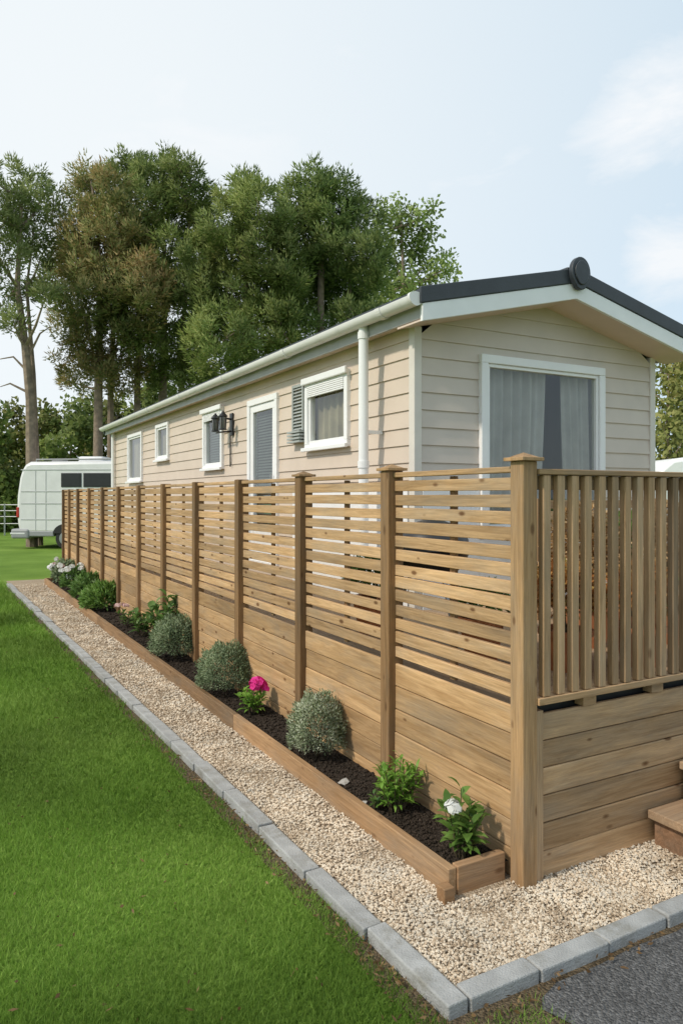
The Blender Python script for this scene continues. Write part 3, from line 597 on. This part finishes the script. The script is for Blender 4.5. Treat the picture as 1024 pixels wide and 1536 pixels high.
t = shrub('flowering_shrub', 'farthest plant in the bed, with many pale flowers', 'shrub', bed(98), .22, .42, M['shrub_grey'], 1800, .06, .025)
for k in range(11): bloom(t, (random.uniform(-.24, .1), random.uniform(-.22, .18), random.uniform(.22, .45)), .065, M['petal_white'] if k % 3 else M['petal_rose'], 12)
for px, dx, s, lb in ((515, -.06, .03, 'small pale stone beside the silvery round shrub'), (545, -.1, .02, 'tiny pale stone in front of the lime green leafy plant'), (470, -.12, .02, 'tiny pale stone at the foot of the silvery shrub')):
    p = bed(px, dx); o = rocks('stone', np.array([[p.x, p.y, .085]]), np.array([s]), M['stone'], .6); tag(o, lb, 'stone')
# ------------------------------------------------------------------ things on the deck
DZ = .716
p = at(648, 790, 4.85); bq = thing('barbecue', 'black kettle barbecue standing on the deck behind the slats', 'barbecue', (p.x, p.y, DZ))
MB().lathe((0, 0, .58), [(.03, -.2), (.14, -.17), (.22, -.08), (.25, 0)], 24).build('bowl', M['dark'], bq, 0, True, True)
MB().lathe((0, 0, .585), [(.255, 0), (.235, .08), (.16, .16), (.05, .2), (.0, .2)], 24).build('lid', M['dark'], bq, 0, True, True)
for k in range(3): q = 2.1*k+.4; MB().tube([(.14*math.cos(q), .14*math.sin(q), .42), (.3*math.cos(q), .3*math.sin(q), 0)], .012).build('leg', M['metal'], bq, local=True)
def pot(px, d, h, r, mt, label, leafh, foli='dry', fr=.3, n=3600, ll=.05, lw=.016, fl=None):
    p = at(px, 800, d); t = thing('potted_shrub', label, 'potted plant', (p.x, p.y, DZ))
    MB().lathe((0, 0, 0), [(r*.65, 0), (r*.95, h*.85), (r*1.05, h*.86), (r*1.05, h), (r*.9, h), (r*.85, h*.9)], 20).build('pot', mt, t, 0, True, True)
    D = norm(rng.normal(size=(n, 3))); D[:, 2] = np.abs(D[:, 2])*1.1-.35; P = D*(.35+.65*rng.random((n, 1))**.7)*np.array([fr, fr, leafh*.6])+np.array([0, 0, h+leafh*.42])
    V, Fc = leaf_mesh(P, D+rng.normal(0, .5, (n, 3)), rng.uniform(.6, 1.3, n)*ll, lw); np_obj('foliage', V, Fc, M[foli], t, True)
    m = MB()
    for k in range(7): q = k*.9; m.tube([(0, 0, h*.85), (fr*.5*math.cos(q), fr*.5*math.sin(q), h+leafh*.5)], [.009, .004], 5)
    m.build('stem', M['stem'], t, local=True)
    if fl:
        for k in range(9): q = k*.7; bloom(t, (fr*.85*math.cos(q), fr*.85*math.sin(q), h+leafh*random.uniform(.3, .9)), .04, M[fl], 10)
pot(722, 4.1, .26, .13, M['terracotta'], 'terracotta pot with a low green plant behind the nearest slat panel', .22, 'shrub_dark', .17, 1200)
pot(848, 3.95, .22, .14, M['terracotta'], 'small potted rust orange shrub just behind the railing beside the corner post', .42, 'rust', .2, 2600)
pot(878, 4.6, .28, .18, M['terracotta'], 'potted dry brown shrub behind the railing, nearest the corner post', .70, 'dry', .27)
pot(940, 4.9, .25, .17, M['terracotta'], 'potted green shrub with white flowers behind the railing between two brown shrubs', .66, 'shrub_mid', .27, fl='petal_white')
pot(1005, 4.7, .28, .18, M['terracotta'], 'potted dry brown shrub behind the railing at the right edge', .70, 'dry', .28)
pot(958, 4.05, .22, .14, M['terracotta'], 'small potted rust orange shrub behind the middle of the railing', .40, 'rust', .2, 2600)
pot(560, 5.0, .25, .15, M['terracotta'], 'potted green shrub on the deck left of the black barbecue', .34, 'shrub_dark', .2, 1500)
b0 = at(930, 800, 5.7); bn = thing('wooden_bench', 'slatted wooden bench on the deck below the gable window', 'bench', (b0.x, b0.y, DZ))
m = MB()
for k in range(5): m.box(-.75, .75, -.22+k*.09, -.15+k*.09, .42, .445)
m.build('seat', M['rail_x'], bn, .003, local=True)
m = MB()
for k in range(5): m.box(-.75, .75, .235, .26, .5+k*.085, .565+k*.085)
m.build('backrest', M['rail_x'], bn, .003, local=True)
for sx in (-.7, .64):
    MB().box(sx, sx+.06, -.22, -.16, 0, .418).build('leg', M['corner_post'], bn, local=True); MB().box(sx, sx+.06, .17, .233, 0, .92).build('leg', M['corner_post'], bn, local=True)
# ------------------------------------------------------------------ vehicles
def wheel(parent, x, y, r, sgn):
    def disc(m, rr, y0, y1, n=28): m.prism([(x+rr*math.cos(2*math.pi*k/n), r+rr*math.sin(2*math.pi*k/n)) for k in range(n)], y0, y1, 1)
    m = MB(); disc(m, r, y-.1, y+.1); w = m.build('wheel', M['rubber'], parent, .02, True, True)
    m = MB(); disc(m, r*.62, y+sgn*.101 if sgn > 0 else y-.125, y+.125 if sgn > 0 else y-.101); m.build('rim', M['metal'], w, .01, True, True)
p = at(24, 825, 22.9)
mh = thing('motorhome', 'white motorhome parked on the grass beyond the far end of the fence', 'motorhome', (p.x, p.y, 0), rz=-TH-.05)
prof = [(.10, .5), (.03, .8), (.0, 1.2), (.02, 1.7), (.10, 2.25), (.18, 2.5), (.28, 2.66), (.44, 2.75), (4.4, 2.78), (5.0, 2.6), (5.3, 2.1), (6.3, 1.35), (6.5, .9), (6.5, .5)]
MB().prism(prof, 0, 2.2, 1).build('body', M['van'], mh, .10, True, True)
MB().box(.1, 1.2, .0, 2.2, .40, .58).build('skirt', M['vangrey'], mh, .03, local=True)
MB().box(1.98, 6.45, -.012, 2.212, .34, .56).build('skirt', M['vangrey'], mh, .03, local=True)
MB().prism([(1.59+.40*math.cos(math.pi*k/16), .5+.30*math.sin(math.pi*k/16)) for k in range(17)], -.006, .3, 1).build('wheel_arch', M['rubber'], mh, local=True)
for z in (.92, 1.42, 1.80, 2.48): MB().box(.16, 5.0, -.012, -.002, z, z+.03).build('trim_strip', M['vanline'], mh, .004, local=True)
for x0, x1 in ((1.45, 2.1), (2.16, 3.1), (3.6, 4.3)):
    w = MB().box(x0, x1, -.02, -.003, 1.95, 2.39).build('window', M['dark'], mh, .03, local=True)
    MB().box(x0+.05, x1-.05, -.026, -.0215, 1.99, 2.35).build('pane', M['dark'], w, local=True)
for xs in (.62, .95): MB().box(xs, xs+.016, -.01, -.003, .60, 2.5).build('panel_seam', M['vanline'], mh, local=True)
MB().box(-.16, .42, -.04, 2.24, .33, .64).build('bumper', M['vangrey'], mh, .06, local=True)
MB().box(-.17, .3, -.045, 2.245, .47, .52).build('bumper_strip', M['van'], mh, .01, local=True)
MB().box(.01, .1, -.016, .1, 1.0, 1.32).build('tail_light', M['red'], mh, .02, local=True)
MB().box(-.012, .1, 2.0, 2.1, 1.0, 1.32).build('tail_light', M['red'], mh, .02, local=True)
MB().box(1.7, 2.5, .7, 1.5, 2.765, 2.95).build('air_conditioner', M['white'], mh, .06, True, True)
MB().box(.9, 1.3, .5, .9, 2.765, 2.86).build('roof_vent', M['vangrey'], mh, .04, True, True)
MB().tube([(.6, .12, 2.82), (4.2, .12, 2.84)], .025).tube([(.6, .12, 2.7), (.6, .12, 2.82)], .02).tube([(4.2, .12, 2.7), (4.2, .12, 2.84)], .02).build('roof_rail', M['vangrey'], mh, local=True)
for x in (1.59, 5.4): wheel(mh, x, .12, .34, -1); wheel(mh, x, 2.08, .34, 1)
MB().box(5.45, 6.05, -.012, -.002, 1.3, 1.72).build('cab_window', M['dark'], mh, .05, local=True)
p = at(984, 850, 15.5); tc = thing('touring_caravan', 'white touring caravan with rounded roof, just visible past the right end of the gable', 'caravan', (p.x, p.y, 0), rz=-TH)
prof = [(.0, .5), (-.05, 1.2), (.0, 1.9), (.12, 2.25), (.35, 2.44), (.7, 2.5), (4.2, 2.5), (4.6, 2.3), (4.75, 1.7), (4.6, .5)]
MB().prism(prof, 0, 2.1, 1).build('body', M['white'], tc, .08, True, True)
w = MB().box(.7, 1.9, -.02, -.003, 1.35, 2.0).build('window', M['dark'], tc, .03, local=True)
MB().box(.75, 1.85, -.026, -.0215, 1.4, 1.95).build('pane', M['dark'], w, local=True)
w = MB().box(2.9, 4.1, -.02, -.003, 1.35, 2.0).build('window', M['dark'], tc, .03, local=True)
MB().box(2.15, 2.7, -.015, -.003, .6, 2.1).build('door', M['van'], tc, .02, local=True)
MB().box(.0, 4.6, .0, 2.1, .38, .5).build('chassis', M['vangrey'], tc, local=True)
wheel(tc, 2.4, .08, .32, -1); wheel(tc, 2.4, 2.02, .32, 1)
MB().tube([(0, 1.05, .42), (-1.0, 1.05, .42)], .04).build('hitch', M['metal'], tc, local=True)
p0 = at(-60, 800, 31); gt = thing('field_fence', 'low pale metal hurdle fence at the far left edge behind the motorhome', 'fence', (p0.x, p0.y, 0), rz=-TH)
for k in range(4): MB().tube([(k*.95, 0, 0), (k*.95, 0, 1.35)], .035).build('post', M['metal'], gt, local=True)
for z in (.5, .8, 1.05, 1.3): MB().tube([(0, .0, z), (2.85, 0, z)], .025).build('rail', M['metal'], gt, local=True)
# ------------------------------------------------------------------ trees
def tree(name, label, cat, d, lobes, trunks, mt, kind='pine', dens=1.0, nl=.30, nw=.045, group=None, tuft=70, bare=(), grow=1.0):
    b = at(trunks[0][0][0], 800, d); base = Vector((b.x, b.y, 0)); t = thing(name, label, cat, base, group)
    P = []; D = []; O = []; m = MB(); mw = d/F
    tips = []
    for tr in trunks:
        pts = [at(q[0], q[1], d+(q[2] if len(q) > 2 else 0)) for q in tr]; pts[0].z = 0; n = len(pts)
        r0 = tr[0][3] if len(tr[0]) > 3 else .17
        m.tube(pts, [r0*(1-.85*i/(n-1)) for i in range(n)], 9); tips.append(pts)
    for (lx, ly, rx, ry) in lobes:
        rx *= grow; ry *= grow
        dd = random.uniform(-1, 1)*1.8; c = np.array(at(lx, ly, d+dd)); R3 = np.array([rx*mw, max(rx*mw*.95, .8), ry*mw])
        vol = R3[0]*R3[2]; n = max(8, int(vol*42*dens))
        pts = min(tips, key=lambda q: min((Vector(c)-w).length for w in q)); w = min(pts[1:], key=lambda q: (Vector(c)-Vector((0, 0, R3[2]*.8))-q).length)
        mid = (Vector(c)+w)/2+Vector((0, 0, -.15)); m.tube([w, mid, Vector(c)], [.06, .04, .015], 6)
        for k in range(n):
            u = norm(rng.normal(size=(1, 3)))[0]; rr = .3+.74*random.random()**.5; cc = c+u*R3*rr
            if random.random() < .10: m.tube([Vector(c)+Vector(u*R3*.15), Vector(cc)], [.02, .006], 4)
            s = random.uniform(.24, .44) if kind == 'pine' else random.uniform(.3, .55)
            k2 = int(tuft*random.uniform(.7, 1.3)); q = norm(rng.normal(size=(k2, 3)))
            if kind == 'pine':
                ax = norm((u*np.array([.8, .8, .4])+np.array([0, 0, .8])+rng.normal(0, .25, 3))[None])[0]
                pp = cc+ax*rng.uniform(-.55, .55, (k2, 1))*s+q*s*.75*rng.random((k2, 1))**.4; dv = q*.75+ax*.6
            else: pp = cc+q*s*rng.random((k2, 1))**.4; dv = q+rng.normal(0, .6, (k2, 3))-np.array([0, 0, .3])
            P.append(pp); D.append(dv); O.append(q*.8+u*.9+np.array([0, 0, .35]))
    for br in bare: m.tube([at(*q, d) if len(q) == 2 else at(*q) for q in br], [.05]+[.03]*(len(br)-2)+[.012], 5)
    P = np.concatenate(P); D = np.concatenate(D); O = norm(np.concatenate(O)); n = len(P)
    V, Fc = leaf_mesh(P, D, rng.uniform(.7, 1.3, n)*nl, nw, kind == 'pine'); np_obj('crown', V, Fc, mt, t, out=O)
    m.build('trunk', M['bark'], t, 0, True)
PN = dict(nl=.16, nw=.055, tuft=78)
tree('pine_tree', 'tall thin pine with sparse crown and bare lower branches at the far left', 'tree', 24,
    [(30, 275, 38, 30), (62, 300, 28, 32), (10, 315, 32, 36), (45, 345, 34, 34), (-20, 350, 40, 50), (8, 390, 30, 30), (62, 385, 22, 30), (40, 425, 22, 20), (5, 445, 24, 22), (70, 440, 14, 20), (-45, 300, 40, 40), (-10, 270, 26, 26), (20, 480, 16, 14)],
    [[(48, 700, 0, .19), (46, 600), (38, 520), (26, 430), (30, 340), (34, 290)], [(60, 700, .6, .11), (50, 560, .6), (40, 430, .6), (52, 340, .6)]], M['needle_light'], dens=.75, grow=1.08, **PN,
    bare=[[(44, 560), (20, 535), (-10, 540)], [(42, 530), (25, 500), (5, 490)], [(45, 590), (15, 575), (0, 580)], [(40, 540), (60, 500), (75, 490)], [(33, 480), (5, 470), (-20, 480)]])
tree('pine_tree', 'broad pine with browning needles, second from the left', 'tree', 26,
    [(140, 292, 38, 30), (115, 335, 36, 38), (165, 300, 34, 38), (105, 385, 32, 34), (150, 370, 46, 44), (120, 440, 42, 36), (170, 430, 42, 40), (105, 490, 26, 26), (150, 500, 48, 34), (190, 490, 36, 30), (120, 545, 34, 20), (190, 345, 36, 40), (135, 265, 16, 14), (185, 560, 30, 30), (135, 410, 44, 40), (215, 440, 34, 44), (205, 390, 40, 40), (150, 550, 30, 24), (115, 575, 22, 16)],
    [[(146, 700, 0, .2), (148, 560), (150, 420), (145, 310)], [(166, 700, .8, .15), (166, 580, .8), (172, 440, .8), (168, 340, .8)]], M['needle_brown'], dens=.98, grow=1.15, **PN)
tree('pine_tree', 'tall full pine with several trunks, third from the left', 'tree', 27,
    [(200, 262, 40, 28), (245, 268, 42, 30), (285, 285, 32, 34), (215, 310, 46, 42), (265, 325, 46, 44), (300, 345, 28, 44), (225, 375, 50, 44), (280, 395, 46, 44), (230, 440, 46, 40), (285, 460, 44, 40), (215, 500, 34, 34), (262, 510, 44, 30), (300, 520, 32, 34), (225, 550, 30, 22), (190, 242, 14, 14), (265, 246, 14, 12), (290, 570, 34, 24), (310, 400, 34, 44), (315, 470, 34, 44), (250, 560, 34, 24)],
    [[(206, 700, 0, .16), (206, 560), (212, 430), (205, 300)], [(246, 700, .7, .22), (244, 560, .7), (248, 420, .7), (245, 300, .7)], [(274, 700, .2, .16), (272, 560, .2), (278, 430, .2), (284, 320, .2)]], M['needle'], dens=1.0, grow=1.13, **PN)
tree('pine_tree', 'dark green pine left of centre, its crown reaching down to the caravan roof', 'tree', 25,
    [(355, 296, 34, 26), (345, 334, 38, 34), (390, 316, 36, 34), (345, 385, 44, 44), (400, 370, 44, 44), (340, 445, 46, 42), (395, 440, 48, 44), (335, 510, 48, 40), (390, 505, 54, 40), (340, 555, 44, 24), (420, 490, 40, 40), (365, 276, 12, 12), (420, 335, 22, 26), (425, 400, 36, 44), (430, 450, 36, 40)],
    [[(372, 700, 0, .24), (372, 540), (368, 400), (360, 310)], [(425, 700, .6, .16), (420, 540, .6), (402, 370, .6)]], M['needle'], dens=1.05, grow=1.13, **PN)
tree('pine_tree', 'darkest dense pine with a pointed top, right of the other pines', 'tree', 26,
    [(470, 282, 34, 22), (505, 290, 34, 26), (450, 314, 38, 34), (500, 325, 46, 40), (540, 335, 36, 36), (455, 370, 46, 44), (515, 385, 50, 44), (560, 385, 28, 40), (460, 440, 52, 44), (520, 445, 50, 40), (553, 440, 28, 36), (480, 500, 50, 32), (540, 480, 36, 24), (470, 264, 14, 14), (435, 292, 16, 16), (485, 400, 46, 44)],
    [[(478, 700, 0, .24), (478, 540), (482, 400), (475, 300)], [(520, 700, .5, .16), (520, 540, .5), (525, 400, .5), (520, 340, .5)]], M['needle_dark'], dens=1.08, grow=1.1, **PN)
tree('broadleaf_tree', 'lighter green broadleaf tree behind the right side of the pines', 'tree', 31,
    [(600, 318, 34, 18), (575, 335, 22, 28), (625, 345, 34, 28), (590, 375, 40, 36), (645, 385, 32, 26), (668, 402, 18, 14), (605, 425, 46, 34), (650, 425, 28, 18), (570, 430, 34, 40), (590, 470, 50, 30), (630, 322, 18, 14)],
    [[(600, 700, 0, .2), (602, 540), (605, 430), (602, 340)]], M['leaf_light'], 'leaf', .5, .19, .12, tuft=36)
for i, (px, d, tp, w, mt, lb) in enumerate(((-25, 35, 605, 46, 'leaf_hedge', 'dark rounded tree in the distant hedge at the left edge'), (40, 37, 610, 44, 'leaf_hedge_b', 'olive tree in the distant hedge above the motorhome rear'), (105, 36, 600, 44, 'leaf_hedge', 'dark green tree in the distant hedge above the motorhome roof'), (165, 38, 590, 40, 'leaf_hedge_b', 'olive tree in the distant hedge against the far end of the caravan'), (235, 37, 570, 46, 'leaf_hedge', 'low green tree showing between the pine trunks'), (325, 37, 560, 50, 'leaf_hedge', 'low green tree behind the caravan roof below the pines'))):
    tree('hedge_tree', lb, 'tree', d, [(px-w*.4, tp+35, w*.6, 32), (px+w*.35, tp+30, w*.6, 30), (px, tp+75, w, 40), (px-w*.2, tp+130, w, 50), (px+w*.3, tp+150, w, 50)],
        [[(px, 780, 0, .16), (px, tp+120), (px+3, tp+40)]], M[mt], 'leaf', .42, .26, .18, group='trees of the distant hedge', tuft=36, grow=1.1)
for i, (px, d, tp, w, lb) in enumerate(((1000, 19, 520, 38, 'green bushy tree just right of the gable wall'), (1050, 20, 500, 50, 'green bushy tree at the right edge under the roof corner'))):
    tree('bushy_tree', lb, 'tree', d, [(px-w*.3, tp+30, w*.6, 32), (px+w*.35, tp+20, w*.6, 30), (px, tp+85, w, 55), (px+w*.2, tp+170, w, 60), (px-w*.1, tp+250, w, 60)],
        [[(px, 800, 0, .14), (px, tp+160), (px+3, tp+40)]], M['leaf_hedge_b'], 'leaf', .9, .15, .1, tuft=46)
# ------------------------------------------------------------------ light, sky, camera
el, sd = math.radians(42), Vector((-.93, -.05, 0)).normalized()
sdir = Vector((sd.x*math.cos(el), sd.y*math.cos(el), math.sin(el)))
sl = bpy.data.lights.new('sun', 'SUN'); sl.energy = 2.8; sl.angle = math.radians(4.0); sl.color = (1, .915, .78)
so = bpy.data.objects.new('sun', sl); COL.objects.link(so); so.rotation_euler = sdir.to_track_quat('Z', 'Y').to_euler()
W = bpy.data.worlds.new('World'); S.world = W; W.use_nodes = True; nt = W.node_tree
for n in list(nt.nodes): nt.nodes.remove(n)
out = nt.nodes.new('ShaderNodeOutputWorld'); bg = N(nt, 'Background', Strength=.125); L(nt, bg.outputs[0], out.inputs[0])
sk = nt.nodes.new('ShaderNodeTexSky'); sk.sky_type = 'NISHITA'; sk.sun_disc = False; sk.sun_elevation = el; sk.sun_rotation = math.atan2(sd.x, sd.y) % (2*math.pi); sk.air_density = 1.0; sk.dust_density = 1.0
tcn = N(nt, 'TexCoord'); mpn = N(nt, 'Mapping'); mpn.inputs['Scale'].default_value = (1, 1, 2.4); mpn.inputs['Location'].default_value = (.3, .1, .2); L(nt, tcn.outputs['Generated'], mpn.inputs['Vector'])
no = N(nt, 'TexNoise', Scale=4.5, Detail=9.0, Roughness=.6, Distortion=.4); L(nt, mpn.outputs[0], no.inputs['Vector'])
def cone(px, py, a, b):
    dv = (at(px, py, 1)-CAM).normalized(); dp = N(nt, 'VectorMath', _operation='DOT_PRODUCT'); L(nt, tcn.outputs['Generated'], dp.inputs[0]); dp.inputs[1].default_value = dv
    return maprange(nt, dp.outputs['Value'], math.cos(math.radians(b)), math.cos(math.radians(a)), 0, 1)
c1 = cone(995, 150, 0, 7); c2 = cone(1015, 385, 0, 5); c3 = cone(-100, 250, 8, 52)
ad = N(nt, 'Math', _operation='MAXIMUM'); L(nt, c1, ad.inputs[0]); L(nt, c2, ad.inputs[1])
am = N(nt, 'Math', _operation='MULTIPLY_ADD'); L(nt, ad.outputs[0], am.inputs[0]); am.inputs[1].default_value = .26; L(nt, no.outputs[0], am.inputs[2])
cl = maprange(nt, am.outputs[0], .58, .82, 0, .9)
base = N(nt, 'Mix', _data_type='RGBA'); L(nt, maprange(nt, c3, 0, 1, .84, .95), base.inputs[0]); L(nt, sk.outputs[0], base.inputs[6])
hzc = N(nt, 'Mix', _data_type='RGBA'); L(nt, c3, hzc.inputs[0]); hzc.inputs[6].default_value = (5.9, 7.0, 7.8, 1); hzc.inputs[7].default_value = (7.4, 7.8, 8.0, 1); L(nt, hzc.outputs[2], base.inputs[7])
mx = N(nt, 'Mix', _data_type='RGBA'); L(nt, cl, mx.inputs[0]); L(nt, base.outputs[2], mx.inputs[6]); mx.inputs[7].default_value = (7.5, 7.7, 7.9, 1)
L(nt, mx.outputs[2], bg.inputs['Color'])
S.view_settings.view_transform = 'Standard'; S.view_settings.look = 'None'; S.view_settings.exposure = 0
cd = bpy.data.cameras.new('camera'); co = bpy.data.objects.new('camera', cd); COL.objects.link(co); co.location = CAM; co.rotation_euler = (math.pi/2, 0, -TH)
cd.sensor_fit = 'HORIZONTAL'; cd.sensor_width = 36; cd.lens = 36*F/1024; cd.shift_y = -(768-HZ)/1024; cd.clip_end = 2000; cd.clip_start = .05
S.camera = co
